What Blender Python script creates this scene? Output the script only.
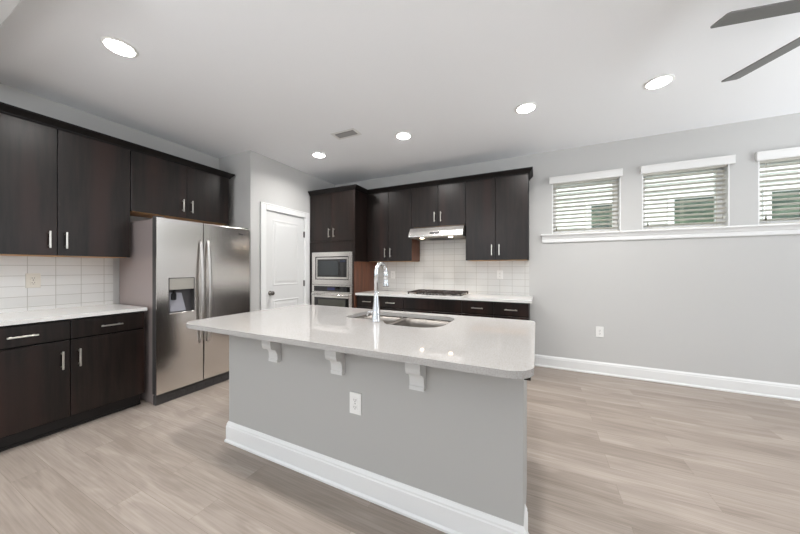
import bpy, bmesh, math, random
from mathutils import Vector, Matrix
for o in list(bpy.data.objects): bpy.data.objects.remove(o)
sc = bpy.context.scene
COL = sc.collection
random.seed(4)

# ------------------------------------------------------------------ camera, world, light, exposure
YAW, CAMH, FPX, HOR = 0.4459, 1.261, 285.5, 268.2
cd = bpy.data.cameras.new('camera'); cam = bpy.data.objects.new('camera', cd); COL.objects.link(cam)
cam.location = (0, 0, CAMH); cam.rotation_euler = (math.pi/2, 0, YAW)
cd.sensor_width = 36; cd.lens = 36*FPX/800; cd.shift_y = (HOR-267)/800; cd.clip_start = 0.02
sc.camera = cam
sc.view_settings.view_transform = 'Standard'; sc.view_settings.look = 'None'
sc.view_settings.gamma = 1; sc.view_settings.use_curve_mapping = False
sc.view_settings.exposure = -0.19

W = bpy.data.worlds.new('World'); sc.world = W; W.use_nodes = True
W.node_tree.nodes['Background'].inputs[0].default_value = (0.86, 0.93, 1.0, 1)
W.node_tree.nodes['Background'].inputs[1].default_value = 2.2

ZC = 2.743          # ceiling
XL, YB, XR, YR = -3.864, 4.097, 4.8, -4.2   # room faces
XD, YP = -3.24, 2.425                       # pantry box

def area(name, loc, rot, sx, sy, power, col=(1, 1, 1), spread=math.pi):
    l = bpy.data.lights.new(name, 'AREA'); l.shape = 'RECTANGLE'; l.size = sx; l.size_y = sy
    l.energy = power; l.color = col; l.spread = spread
    o = bpy.data.objects.new(name, l); COL.objects.link(o); o.location = loc; o.rotation_euler = rot
    return o
# added fill lamps outside unseen openings, tilted up to brighten the ceiling
FILL_REAR, FILL_RIGHT, FILL_LEFT = 78, 112, 100
SPR = math.radians(115)
TILT = math.radians(56)
area('fill_rear_a', (-1.6, YR-0.12, 1.35), (math.pi/2+TILT, 0, 0), 1.9, 2.1, FILL_REAR*1.5, (0.93, 0.972, 1), SPR)
area('fill_rear_b', (2.2, YR-0.12, 1.35), (math.pi/2+TILT, 0, 0), 1.9, 2.1, FILL_REAR, (0.93, 0.972, 1), SPR)
area('fill_right', (XR+0.12, 2.2, 1.35), (math.pi/2+TILT, 0, math.pi/2), 2.8, 2.1, FILL_RIGHT, (0.93, 0.972, 1), SPR)
area('fill_left', (XL-0.12, -2.1, 1.35), (math.pi/2+TILT, 0, -math.pi/2), 2.2, 2.1, FILL_LEFT, (0.93, 0.972, 1), SPR)
sl = bpy.data.lights.new('sun', 'SUN'); sl.energy = 9.0; sl.angle = math.radians(0.6); sl.color = (1, 1, 1)
so_ = bpy.data.objects.new('sun', sl); COL.objects.link(so_); so_.rotation_euler = (math.radians(38), 0, math.radians(8))
LAMP_W, HOOD_W = 15.0, 0.5
LAMP_EMIT = 26.0

# ------------------------------------------------------------------ materials
def srgb(r, g, b):
    f = lambda c: (c/255/12.92) if c/255 <= 0.04045 else ((c/255+0.055)/1.055)**2.4
    return (f(r), f(g), f(b), 1)
class NT:
    def __init__(s, name):
        s.m = bpy.data.materials.new(name); s.m.use_nodes = True; s.t = s.m.node_tree
        s.b = s.t.nodes['Principled BSDF']
    def n(s, ty, **kw):
        nd = s.t.nodes.new(ty)
        for k, v in kw.items(): setattr(nd, k, v)
        return nd
    def l(s, a, b): s.t.links.new(a, b)
    def coords(s, scale=(1, 1, 1), axes=None):
        tc = s.n('ShaderNodeTexCoord'); geo = s.n('ShaderNodeNewGeometry')
        src = geo.outputs['Position']
        if axes:
            sp = s.n('ShaderNodeSeparateXYZ'); cb = s.n('ShaderNodeCombineXYZ'); s.l(src, sp.inputs[0])
            for i, a in enumerate(axes): s.l(sp.outputs['XYZ'.index(a)], cb.inputs[i])
            src = cb.outputs[0]
        mp = s.n('ShaderNodeMapping'); s.l(src, mp.inputs[0]); mp.inputs['Scale'].default_value = scale
        return mp
def plain(name, col, rough=0.5, metal=0.0, coat=0.0, spec=None, noise=0.0, nscale=30, bump=0.0):
    k = NT(name); b = k.b
    b.inputs['Base Color'].default_value = col; b.inputs['Roughness'].default_value = rough
    b.inputs['Metallic'].default_value = metal; b.inputs['Coat Weight'].default_value = coat
    if spec is not None: b.inputs['Specular IOR Level'].default_value = spec
    if noise or bump:
        mp = k.coords(); nz = k.n('ShaderNodeTexNoise'); nz.inputs['Scale'].default_value = nscale; nz.inputs['Detail'].default_value = 4
        k.l(mp.outputs[0], nz.inputs['Vector'])
        if noise:
            mx = k.n('ShaderNodeMixRGB'); mx.blend_type = 'MIX'
            mx.inputs[1].default_value = tuple(c*(1-noise) for c in col[:3])+(1,)
            mx.inputs[2].default_value = tuple(min(1, c*(1+noise)) for c in col[:3])+(1,)
            k.l(nz.outputs['Fac'], mx.inputs[0]); k.l(mx.outputs[0], b.inputs['Base Color'])
        if bump:
            bp = k.n('ShaderNodeBump'); bp.inputs['Strength'].default_value = bump; bp.inputs['Distance'].default_value = 0.002
            k.l(nz.outputs['Fac'], bp.inputs['Height']); k.l(bp.outputs[0], b.inputs['Normal'])
    return k.m
def emit(name, col, s):
    k = NT(name); k.b.inputs['Base Color'].default_value = (0.8, 0.8, 0.8, 1)
    k.b.inputs['Emission Color'].default_value = col; k.b.inputs['Emission Strength'].default_value = s
    return k.m
def wood_dark(name, lo, hi, red, rough=0.36, spec=0.36, axes='XYZ', scale=(9, 9, 0.7)):
    k = NT(name)
    mp = k.coords(scale)
    n1 = k.n('ShaderNodeTexNoise'); n1.inputs['Scale'].default_value = 4; n1.inputs['Detail'].default_value = 6; n1.inputs['Roughness'].default_value = 0.6
    k.l(mp.outputs[0], n1.inputs['Vector'])
    mp2 = k.coords((60, 60, 1.6)); n2 = k.n('ShaderNodeTexNoise'); n2.inputs['Scale'].default_value = 5; n2.inputs['Detail'].default_value = 3
    k.l(mp2.outputs[0], n2.inputs['Vector'])
    mp3 = k.coords((3.2, 3.2, 0.25)); n3 = k.n('ShaderNodeTexNoise'); n3.inputs['Scale'].default_value = 2; k.l(mp3.outputs[0], n3.inputs['Vector'])
    r1 = k.n('ShaderNodeValToRGB'); r1.color_ramp.elements[0].position = 0.3; r1.color_ramp.elements[1].position = 0.75
    r1.color_ramp.elements[0].color = lo; r1.color_ramp.elements[1].color = hi
    k.l(n1.outputs['Fac'], r1.inputs[0])
    r3 = k.n('ShaderNodeValToRGB'); r3.color_ramp.elements[0].position = 0.5; r3.color_ramp.elements[1].position = 0.68
    k.l(n3.outputs['Fac'], r3.inputs[0])
    mx = k.n('ShaderNodeMixRGB'); k.l(r3.outputs[0], mx.inputs[0]); k.l(r1.outputs[0], mx.inputs[1]); mx.inputs[2].default_value = red
    m2 = k.n('ShaderNodeMixRGB'); m2.blend_type = 'MULTIPLY'; m2.inputs[0].default_value = 0.35
    k.l(mx.outputs[0], m2.inputs[1]); k.l(n2.outputs['Fac'], m2.inputs[2])
    k.l(m2.outputs[0], k.b.inputs['Base Color']); k.b.inputs['Roughness'].default_value = rough
    k.b.inputs['Specular IOR Level'].default_value = spec
    bp = k.n('ShaderNodeBump'); bp.inputs['Strength'].default_value = 0.06; bp.inputs['Distance'].default_value = 0.001
    k.l(n2.outputs['Fac'], bp.inputs['Height']); k.l(bp.outputs[0], k.b.inputs['Normal'])
    return k.m
def floor_mat():
    k = NT('oak_planks')
    mp = k.coords()
    mp.inputs['Location'].default_value = (0.35, -0.070, 0)
    br = k.n('ShaderNodeTexBrick', offset=0.37, offset_frequency=2, squash=1.0)
    br.inputs['Scale'].default_value = 1; br.inputs['Brick Width'].default_value = 1.22; br.inputs['Row Height'].default_value = 0.152
    br.inputs['Mortar Size'].default_value = 0.0007; br.inputs['Mortar Smooth'].default_value = 0.1; br.inputs['Bias'].default_value = 0.0
    br.inputs['Color1'].default_value = (0, 0, 0, 1); br.inputs['Color2'].default_value = (1, 1, 1, 1); br.inputs['Mortar'].default_value = (0.5, 0.5, 0.5, 1)
    k.l(mp.outputs[0], br.inputs['Vector'])
    sh = k.n('ShaderNodeMath', operation='MULTIPLY'); sh.inputs[1].default_value = 37.0; k.l(br.outputs['Color'], sh.inputs[0])
    cb = k.n('ShaderNodeCombineXYZ'); k.l(sh.outputs[0], cb.inputs[0]); k.l(sh.outputs[0], cb.inputs[1])
    ad = k.n('ShaderNodeVectorMath', operation='ADD'); k.l(mp.outputs[0], ad.inputs[0]); k.l(cb.outputs[0], ad.inputs[1])
    # broad figure: long bands with some cathedral swirl
    m1 = k.n('ShaderNodeMapping'); m1.inputs['Scale'].default_value = (0.9, 6.0, 1); k.l(ad.outputs[0], m1.inputs[0])
    n1 = k.n('ShaderNodeTexNoise'); n1.inputs['Scale'].default_value = 1.6; n1.inputs['Detail'].default_value = 2.5; n1.inputs['Roughness'].default_value = 0.5; n1.inputs['Distortion'].default_value = 0.8
    k.l(m1.outputs[0], n1.inputs['Vector'])
    # growth rings: contour lines of the same figure
    rg = k.n('ShaderNodeMath', operation='MULTIPLY'); rg.inputs[1].default_value = 34.0; k.l(n1.outputs['Fac'], rg.inputs[0])
    sn = k.n('ShaderNodeMath', operation='SINE'); k.l(rg.outputs[0], sn.inputs[0])
    rr = k.n('ShaderNodeMapRange'); rr.inputs['From Min'].default_value = -1; rr.inputs['From Max'].default_value = 1; rr.inputs['To Min'].default_value = 0.955; rr.inputs['To Max'].default_value = 1.03
    k.l(sn.outputs[0], rr.inputs['Value'])
    m2 = k.n('ShaderNodeMapping'); m2.inputs['Scale'].default_value = (1.2, 42, 1); k.l(ad.outputs[0], m2.inputs[0])
    n2 = k.n('ShaderNodeTexNoise'); n2.inputs['Scale'].default_value = 2.5; n2.inputs['Detail'].default_value = 4
    k.l(m2.outputs[0], n2.inputs['Vector'])
    r = k.n('ShaderNodeValToRGB'); e = r.color_ramp.elements
    e[0].position = 0.3; e[0].color = FLO; e[1].position = 0.66; e[1].color = FHI
    k.l(n1.outputs['Fac'], r.inputs[0])
    mx = k.n('ShaderNodeMixRGB'); mx.blend_type = 'MULTIPLY'; mx.inputs[0].default_value = 1
    r2 = k.n('ShaderNodeValToRGB'); r2.color_ramp.elements[0].color = (0.86, 0.845, 0.83, 1); r2.color_ramp.elements[1].color = (1.06, 1.06, 1.06, 1)
    r2.color_ramp.elements[0].position = 0.3; r2.color_ramp.elements[1].position = 0.62
    k.l(n2.outputs['Fac'], r2.inputs[0]); k.l(r.outputs[0], mx.inputs[1]); k.l(r2.outputs[0], mx.inputs[2])
    mg = k.n('ShaderNodeMixRGB'); mg.blend_type = 'MULTIPLY'; mg.inputs[0].default_value = 1; k.l(mx.outputs[0], mg.inputs[1]); k.l(rr.outputs[0], mg.inputs[2])
    r3 = k.n('ShaderNodeValToRGB'); r3.color_ramp.elements[0].color = (0.87, 0.855, 0.84, 1); r3.color_ramp.elements[1].color = (1.07, 1.07, 1.075, 1)
    k.l(br.outputs['Color'], r3.inputs[0])
    m3 = k.n('ShaderNodeMixRGB'); m3.blend_type = 'MULTIPLY'; m3.inputs[0].default_value = 1; k.l(mg.outputs[0], m3.inputs[1]); k.l(r3.outputs[0], m3.inputs[2])
    m4 = k.n('ShaderNodeMixRGB'); k.l(br.outputs['Fac'], m4.inputs[0]); k.l(m3.outputs[0], m4.inputs[1]); m4.inputs[2].default_value = srgb(122, 110, 99)
    k.l(m4.outputs[0], k.b.inputs['Base Color']); k.b.inputs['Roughness'].default_value = 0.42
    k.b.inputs['Specular IOR Level'].default_value = 0.35
    return k.m
def tile_mat(name, axes, z0):
    k = NT(name); mp = k.coords(axes=axes); mp.inputs['Location'].default_value = (TILE_OFF[axes], -z0, 0)
    br = k.n('ShaderNodeTexBrick', offset=0.0, squash=1.0); br.inputs['Scale'].default_value = 1
    br.inputs['Brick Width'].default_value = 0.157; br.inputs['Row Height'].default_value = 0.0873; br.inputs['Mortar Size'].default_value = 0.0022
    br.inputs['Mortar Smooth'].default_value = 0.2
    br.inputs['Color1'].default_value = srgb(222, 221, 218); br.inputs['Color2'].default_value = srgb(218, 217, 214); br.inputs['Mortar'].default_value = srgb(184, 181, 174)
    k.l(mp.outputs[0], br.inputs['Vector']); k.l(br.outputs['Color'], k.b.inputs['Base Color'])
    k.b.inputs['Roughness'].default_value = 0.18
    bp = k.n('ShaderNodeBump'); bp.inputs['Strength'].default_value = 0.35; bp.inputs['Distance'].default_value = 0.002; bp.invert = True
    k.l(br.outputs['Fac'], bp.inputs['Height']); k.l(bp.outputs[0], k.b.inputs['Normal'])
    return k.m
def quartz_mat(nm, lo, hi):
    k = NT(nm); mp = k.coords()
    n = k.n('ShaderNodeTexNoise'); n.inputs['Scale'].default_value = 260; n.inputs['Detail'].default_value = 2; k.l(mp.outputs[0], n.inputs['Vector'])
    v = k.n('ShaderNodeTexVoronoi'); v.inputs['Scale'].default_value = 140; k.l(mp.outputs[0], v.inputs['Vector'])
    r = k.n('ShaderNodeValToRGB'); e = r.color_ramp.elements; e[0].position = 0.3; e[0].color = lo; e[1].position = 0.55; e[1].color = hi
    k.l(n.outputs['Fac'], r.inputs[0])
    r2 = k.n('ShaderNodeValToRGB'); e = r2.color_ramp.elements; e[0].position = 0.06; e[0].color = (0.72, 0.68, 0.64, 1); e[1].position = 0.2; e[1].color = (1, 1, 1, 1)
    k.l(v.outputs['Distance'], r2.inputs[0])
    mx = k.n('ShaderNodeMixRGB'); mx.blend_type = 'MULTIPLY'; mx.inputs[0].default_value = 0.6; k.l(r.outputs[0], mx.inputs[1]); k.l(r2.outputs[0], mx.inputs[2])
    k.l(mx.outputs[0], k.b.inputs['Base Color']); k.b.inputs['Roughness'].default_value = 0.04; k.b.inputs['Specular IOR Level'].default_value = 0.34
    return k.m
def steel_mat(name, col, rough, axes_scale):
    k = NT(name); mp = k.coords(axes_scale); n = k.n('ShaderNodeTexNoise'); n.inputs['Scale'].default_value = 6; n.inputs['Detail'].default_value = 3
    k.l(mp.outputs[0], n.inputs['Vector'])
    mr = k.n('ShaderNodeMapRange'); mr.inputs['To Min'].default_value = rough*0.85; mr.inputs['To Max'].default_value = rough*1.2
    k.l(n.outputs['Fac'], mr.inputs['Value']); k.l(mr.outputs[0], k.b.inputs['Roughness'])
    k.b.inputs['Base Color'].default_value = col; k.b.inputs['Metallic'].default_value = 1
    bp = k.n('ShaderNodeBump'); bp.inputs['Strength'].default_value = 0.03; bp.inputs['Distance'].default_value = 0.001
    k.l(n.outputs['Fac'], bp.inputs['Height']); k.l(bp.outputs[0], k.b.inputs['Normal'])
    return k.m
def glass_mat():
    k = NT('window_glass'); t = k.t
    tr = k.n('ShaderNodeBsdfTransparent'); tr.inputs[0].default_value = (0.93, 0.96, 0.95, 1)
    gl = k.n('ShaderNodeBsdfGlossy'); gl.inputs['Roughness'].default_value = 0.02
    fr = k.n('ShaderNodeFresnel'); fr.inputs[0].default_value = 1.45
    mx = k.n('ShaderNodeMixShader'); k.l(fr.outputs[0], mx.inputs[0]); k.l(tr.outputs[0], mx.inputs[1]); k.l(gl.outputs[0], mx.inputs[2])
    k.l(mx.outputs[0], t.nodes['Material Output'].inputs['Surface'])
    return k.m
def pane_green():  # mottled greens put reflected greenery into the pane colour
    k = NT('painted_reflection_pane'); mp = k.coords((1.6, 1, 2.5)); n = k.n('ShaderNodeTexNoise'); n.inputs['Scale'].default_value = 2.2; n.inputs['Detail'].default_value = 5
    k.l(mp.outputs[0], n.inputs['Vector'])
    r = k.n('ShaderNodeValToRGB'); e = r.color_ramp.elements; e[0].position = 0.35; e[0].color = srgb(34, 48, 42); e[1].position = 0.7; e[1].color = srgb(84, 98, 80)
    k.l(n.outputs['Fac'], r.inputs[0]); k.l(r.outputs[0], k.b.inputs['Base Color']); k.b.inputs['Roughness'].default_value = 0.12
    return k.m

FLO, FHI = srgb(147, 136, 127), srgb(165, 154, 145)
TILE_OFF = {'YZX': -0.813+0.157, 'XZY': 1.549}
M = dict(
    wall=plain('grey_wall_paint', srgb(196, 195, 193), 0.75, bump=0.05, nscale=220),
    ceil=plain('ceiling_paint', srgb(243, 244, 246), 0.85, bump=0.05, nscale=160),
    trim=plain('white_trim_paint', srgb(232, 232, 231), 0.35),
    hinge=plain('dull_hinge_metal', srgb(96, 93, 90), 0.4, 0.8),
    corbel=plain('corbel_paint', srgb(212, 212, 210), 0.45),
    door=plain('white_door_paint', srgb(222, 222, 221), 0.35),
    island=plain('island_grey_paint', srgb(177, 176, 173), 0.55, bump=0.04, nscale=200),
    cab=wood_dark('espresso_wood', srgb(16, 11, 9), srgb(41, 31, 27), srgb(47, 31, 27), 0.33),
    cabdark=wood_dark('espresso_wood_trim', srgb(16, 13, 12), srgb(26, 22, 21), srgb(24, 18, 17), 0.5, 0.2),
    hoodlit=wood_dark('hoodlit_brown_wood', srgb(84, 52, 38), srgb(118, 76, 56), srgb(110, 64, 45), 0.45),  # cabinet side wood with the warm hood light put into its colour
    maple=plain('maple_underside', srgb(205, 160, 112), 0.5, noise=0.1, nscale=12),
    toe=plain('black_toe_kick', srgb(22, 18, 17), 0.5),
    nickel=plain('brushed_nickel', srgb(205, 200, 192), 0.28, 1.0),
    chrome=plain('polished_chrome', srgb(225, 226, 228), 0.06, 1.0),
    steel=steel_mat('brushed_steel_front', srgb(226, 222, 218), 0.17, (0.5, 0.5, 90)),
    steelh=steel_mat('brushed_steel', srgb(226, 223, 219), 0.25, (3, 3, 80)),
    fhandle=plain('satin_steel_handle', srgb(200, 197, 194), 0.36, 1.0),
    sinksteel=steel_mat('satin_sink_steel', srgb(150, 144, 138), 0.42, (60, 4, 4)),
    fside=plain('grey_textured_steel', srgb(166, 154, 151), 0.42, 0.5, bump=0.15, nscale=400),
    darkgrey=plain('dark_grey_plastic', srgb(62, 60, 60), 0.45),
    black=plain('black_plastic', srgb(20, 20, 21), 0.35),
    blackglass=plain('black_glass', srgb(16, 16, 18), 0.05, coat=0.5),
    ovenglass=plain('smoked_oven_glass', srgb(66, 66, 58), 0.08, coat=0.5),
    mwglass=plain('microwave_window', srgb(56, 60, 62), 0.12),
    iron=plain('cast_iron', srgb(46, 38, 35), 0.55, 0.2, bump=0.2, nscale=300),
    burner=plain('burner_cap', srgb(30, 28, 28), 0.4),
    panel=plain('dispenser_panel', srgb(176, 172, 164), 0.3, 0.5),
    recess=plain('dispenser_recess', srgb(74, 72, 74), 0.35, 0.3),
    white=plain('white_plastic', srgb(236, 235, 232), 0.35),
    almond=plain('almond_plastic', srgb(218, 213, 202), 0.4),
    slot=plain('outlet_slots', srgb(120, 116, 110), 0.5),
    blind=plain('white_blind_slats', srgb(214, 211, 202), 0.45), val=plain('white_valance', srgb(232, 231, 229), 0.4),
    cord=plain('blind_cord', srgb(206, 202, 190), 0.7),
    tass=plain('tassel', srgb(84, 82, 62), 0.5),
    vinyl=plain('white_vinyl', srgb(238, 238, 238), 0.4),
    fan=plain('grey_fan_blades', srgb(112, 111, 110), 0.45, noise=0.08, nscale=40),
    fanm=plain('fan_motor_metal', srgb(80, 78, 76), 0.35, 0.8),
    vent=plain('vent_white', srgb(222, 221, 219), 0.5),
    ventd=plain('vent_dark', srgb(70, 69, 68), 0.8),
    siding=plain('pale_siding', srgb(208, 209, 203), 0.7),
    hroof=plain('grey_shingle', srgb(110, 106, 102), 0.9, noise=0.2, nscale=20),
    grass=plain('lawn', srgb(96, 116, 70), 0.95, noise=0.3, nscale=40),
    lamp=emit('led_diffuser', (1.0, 0.985, 0.96, 1), LAMP_EMIT),
    hoodlamp=emit('warm_bulb', (1.0, 0.76, 0.5, 1), 35),
    oak=floor_mat(), quartz=quartz_mat('speckled_quartz', srgb(152, 146, 140), srgb(174, 172, 170)), quartzw=quartz_mat('white_quartz', srgb(204, 202, 198), srgb(216, 215, 213)), glass=glass_mat(), pane=pane_green(),
    tileL=tile_mat('left_tile', 'YZX', 1.11), tileB=tile_mat('back_tile', 'XZY', 1.11),
)

# ------------------------------------------------------------------ mesh helpers
class MB:
    def __init__(s): s.bm = bmesh.new()
    def _add(s, verts, faces):
        vs = [s.bm.verts.new(v) for v in verts]
        for f in faces:
            try: s.bm.faces.new([vs[i] for i in f])
            except ValueError: pass
        return s
    def box(s, x0, x1, y0, y1, z0, z1, bev=0.0, seg=1):
        x0, x1 = min(x0, x1), max(x0, x1); y0, y1 = min(y0, y1), max(y0, y1); z0, z1 = min(z0, z1), max(z0, z1)
        t = bmesh.new(); bmesh.ops.create_cube(t, size=1)
        for v in t.verts: v.co = Vector(((v.co.x+.5)*(x1-x0)+x0, (v.co.y+.5)*(y1-y0)+y0, (v.co.z+.5)*(z1-z0)+z0))
        if bev: bmesh.ops.bevel(t, geom=t.edges[:], offset=bev, segments=seg, affect='EDGES', profile=0.5)
        s.merge(t); return s
    def merge(s, t):
        m = {v: s.bm.verts.new(v.co) for v in t.verts}
        for f in t.faces:
            nf = s.bm.faces.new([m[v] for v in f.verts]); nf.smooth = f.smooth
        t.free()
    def prism(s, pts, fn, a, b, smooth=False):
        """closed 2-D outline pts swept from a to b; fn(p, q, t) -> xyz"""
        n = len(pts); A = [s.bm.verts.new(fn(p[0], p[1], a)) for p in pts]; B = [s.bm.verts.new(fn(p[0], p[1], b)) for p in pts]
        s.bm.faces.new(A); s.bm.faces.new(B[::-1])
        for i in range(n):
            f = s.bm.faces.new([A[i], B[i], B[(i+1) % n], A[(i+1) % n]]); f.smooth = smooth
        return s
    def cyl(s, c, axis, r, h, r2=None, seg=24, smooth=True):
        """cylinder from c along axis (unit vec) height h"""
        ax = Vector(axis).normalized(); u = ax.orthogonal().normalized(); v = ax.cross(u); c = Vector(c); r2 = r if r2 is None else r2
        A = []; B = []
        for i in range(seg):
            a = 2*math.pi*i/seg; d = u*math.cos(a)+v*math.sin(a)
            A.append(s.bm.verts.new(c+d*r)); B.append(s.bm.verts.new(c+ax*h+d*r2))
        s.bm.faces.new(A[::-1]); s.bm.faces.new(B)
        for i in range(seg):
            f = s.bm.faces.new([A[i], A[(i+1) % seg], B[(i+1) % seg], B[i]]); f.smooth = smooth
        return s
    def lathe(s, c, axis, prof, seg=28):
        """prof: list of (radius, height) ; closed at ends when radius 0"""
        ax = Vector(axis).normalized(); u = ax.orthogonal().normalized(); v = ax.cross(u); c = Vector(c); rings = []
        for r, h in prof:
            if r <= 1e-6: rings.append([s.bm.verts.new(c+ax*h)])
            else: rings.append([s.bm.verts.new(c+ax*h+(u*math.cos(2*math.pi*i/seg)+v*math.sin(2*math.pi*i/seg))*r) for i in range(seg)])
        for P, Q in zip(rings, rings[1:]):
            for i in range(seg):
                j = (i+1) % seg
                if len(P) == 1 and len(Q) == 1: continue
                if len(P) == 1: f = s.bm.faces.new([P[0], Q[j], Q[i]])
                elif len(Q) == 1: f = s.bm.faces.new([P[i], P[j], Q[0]])
                else: f = s.bm.faces.new([P[i], P[j], Q[j], Q[i]])
                f.smooth = True
        return s
    def tube(s, pts, r, seg=12, caps=True, radii=None):
        pts = [Vector(p) for p in pts]; rings = []; n = len(pts); up = None
        for i, p in enumerate(pts):
            d = (pts[min(i+1, n-1)]-pts[max(i-1, 0)]).normalized()
            if up is None: up = d.orthogonal().normalized()
            up = (up-d*up.dot(d)).normalized(); w = d.cross(up); rr = radii[i] if radii else r
            rings.append([s.bm.verts.new(p+(up*math.cos(2*math.pi*k/seg)+w*math.sin(2*math.pi*k/seg))*rr) for k in range(seg)])
        for P, Q in zip(rings, rings[1:]):
            for k in range(seg):
                f = s.bm.faces.new([P[k], P[(k+1) % seg], Q[(k+1) % seg], Q[k]]); f.smooth = True
        if caps: s.bm.faces.new(rings[0][::-1]); s.bm.faces.new(rings[-1])
        return s
    def sweep(s, path, prof, close=True):
        """mitred sweep: path xy points (left to right), prof (out, z) outline, out = to the right of travel"""
        path = [Vector(p) for p in path]; n = len(path); rings = []
        for i in range(n):
            def nrm(a, b):
                d = (b-a).normalized(); return Vector((d.y, -d.x))
            if i == 0: m = nrm(path[0], path[1])
            elif i == n-1: m = nrm(path[-2], path[-1])
            else:
                n1, n2 = nrm(path[i-1], path[i]), nrm(path[i], path[i+1]); m = (n1+n2)/(1+n1.dot(n2))
            rings.append([s.bm.verts.new((path[i].x+m.x*o, path[i].y+m.y*o, z)) for o, z in prof])
        k = len(prof)
        for P, Q in zip(rings, rings[1:]):
            for j in range(k): s.bm.faces.new([P[j], P[(j+1) % k], Q[(j+1) % k], Q[j]])
        s.bm.faces.new(rings[0][::-1]); s.bm.faces.new(rings[-1])
        return s
    def hole_plate(s, outer, inner, z0, z1):
        """plate with outline outer and one hole inner (ccw lists of xy)"""
        t = bmesh.new()
        def loop(pts):
            vs = [t.verts.new((p[0], p[1], z0)) for p in pts]
            return [t.edges.new((vs[i], vs[(i+1) % len(vs)])) for i in range(len(vs))]
        es = loop(outer) + (loop(inner) if inner else [])
        bmesh.ops.triangle_fill(t, use_beauty=True, use_dissolve=False, edges=es)
        g = bmesh.ops.extrude_face_region(t, geom=t.faces[:])
        for v in [e for e in g['geom'] if isinstance(e, bmesh.types.BMVert)]: v.co.z = z1
        bmesh.ops.recalc_face_normals(t, faces=t.faces[:])
        s.merge(t); return s
def world_loc(o):
    return o['_base'] if False else BASE.get(o.name, Vector((0, 0, 0)))
BASE = {}
def obj(name, mb, mat, parent=None, label=None):
    bm = mb.bm; bmesh.ops.recalc_face_normals(bm, faces=bm.faces[:])
    if parent is not None: base = BASE[parent.name]
    else:
        xs = [v.co.x for v in bm.verts]; ys = [v.co.y for v in bm.verts]; zs = [v.co.z for v in bm.verts]
        base = Vector(((min(xs)+max(xs))/2, (min(ys)+max(ys))/2, min(zs)))
    bmesh.ops.translate(bm, verts=bm.verts[:], vec=-base)
    me = bpy.data.meshes.new(name); bm.to_mesh(me); bm.free()
    me.materials.append(mat if not isinstance(mat, str) else M[mat])
    o = bpy.data.objects.new(name, me); COL.objects.link(o)
    if parent is not None: o.parent = parent
    else: o.location = base
    BASE[o.name] = base
    if label: o['label'] = label
    return o
def thing(name, label, cat, base, group=None):
    o = bpy.data.objects.new(name, None); COL.objects.link(o); o.location = base; o.empty_display_size = 0.1
    o['label'] = label; o['category'] = cat
    if group: o['group'] = group
    BASE[o.name] = Vector(base); return o
def tag(o, label, cat, group=None):
    o['label'] = label; o['category'] = cat
    if group: o['group'] = group
    return o
def struct(name, mb, mat, parent=None):
    o = obj(name, mb, mat, parent)
    if parent is None: o['kind'] = 'structure'
    return o
def rrect(x0, x1, y0, y1, r, n=6):
    """r: radius or 4 radii (x0y0, x1y0, x1y1, x0y1), ccw"""
    rs = r if isinstance(r, (list, tuple)) else [r]*4; out = []
    for (cx, cy, a0), rr in zip(((x0, y0, 180), (x1, y0, 270), (x1, y1, 0), (x0, y1, 90)), rs):
        sx = 1 if cx == x0 else -1; sy = 1 if cy == y0 else -1
        for i in range(n+1):
            a = math.radians(a0+90*i/n); out.append((cx+sx*rr+math.cos(a)*rr, cy+sy*rr+math.sin(a)*rr))
    return out

# ------------------------------------------------------------------ room shell
WT = 0.15
WINS = [(0.178, 0.885), (1.078, 1.788), (1.988, 2.698)]
WZ0, WZ1 = 1.675, 2.37
struct('floor', MB().box(XL-WT, XR+WT, YR-WT, YB+WT, -0.1, 0), 'oak')
struct('ceiling', MB().box(XL-WT, XR+WT, YR-WT, YB+WT, ZC, ZC+0.12), 'ceil')
b = MB(); b.box(XL-WT, XR+WT, YB, YB+WT, 0, WZ0); b.box(XL-WT, XR+WT, YB, YB+WT, WZ1, ZC)
xs = [XL-WT]+[v for w in WINS for v in w]+[XR+WT]
for i in range(0, len(xs), 2): b.box(xs[i], xs[i+1], YB, YB+WT, WZ0, WZ1)
struct('wall_back', b, 'wall')
struct('wall_left', MB().box(XL-WT, XL, YR-WT, -3.2, 0, ZC).box(XL-WT, XL, -1.0, YB, 0, ZC).box(XL-WT, XL, -3.2, -1.0, 0, 0.12).box(XL-WT, XL, -3.2, -1.0, 2.45, ZC), 'wall')  # gap behind the camera added so the left fill lamp shines in
b = MB(); b.box(XL, XD, YP, YP+0.1, 0, ZC)
DY0, DY1, DZ = 2.640, 3.362, 2.045
b.box(XD-0.1, XD, YP+0.1, DY0, 0, ZC); b.box(XD-0.1, XD, DY1, YB, 0, ZC); b.box(XD-0.1, XD, DY0, DY1, DZ, ZC)
struct('wall_pantry', b, 'wall')
# rear and right walls, with openings made up to let the fill in
b = MB(); RO = [(-2.6, -0.6), (1.2, 3.2)]; zz0, zz1 = 0.12, 2.45
b.box(XL-WT, XR+WT, YR-WT, YR, 0, zz0); b.box(XL-WT, XR+WT, YR-WT, YR, zz1, ZC)
xs = [XL-WT, -2.6, -0.6, 1.2, 3.2, XR+WT]
for i in range(0, 6, 2): b.box(xs[i], xs[i+1], YR-WT, YR, zz0, zz1)
struct('wall_rear', b, 'wall')
b = MB(); b.box(XR, XR+WT, YR, YB, 0, zz0); b.box(XR, XR+WT, YR, YB, zz1, ZC); b.box(XR, XR+WT, YR, 0.75, zz0, zz1); b.box(XR, XR+WT, 3.65, YB, zz0, zz1)
struct('wall_right', b, 'wall')
struct('wall_soffit', MB().box(XL, -1.95, -0.05, 0.471, 2.60, ZC), 'wall')

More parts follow.
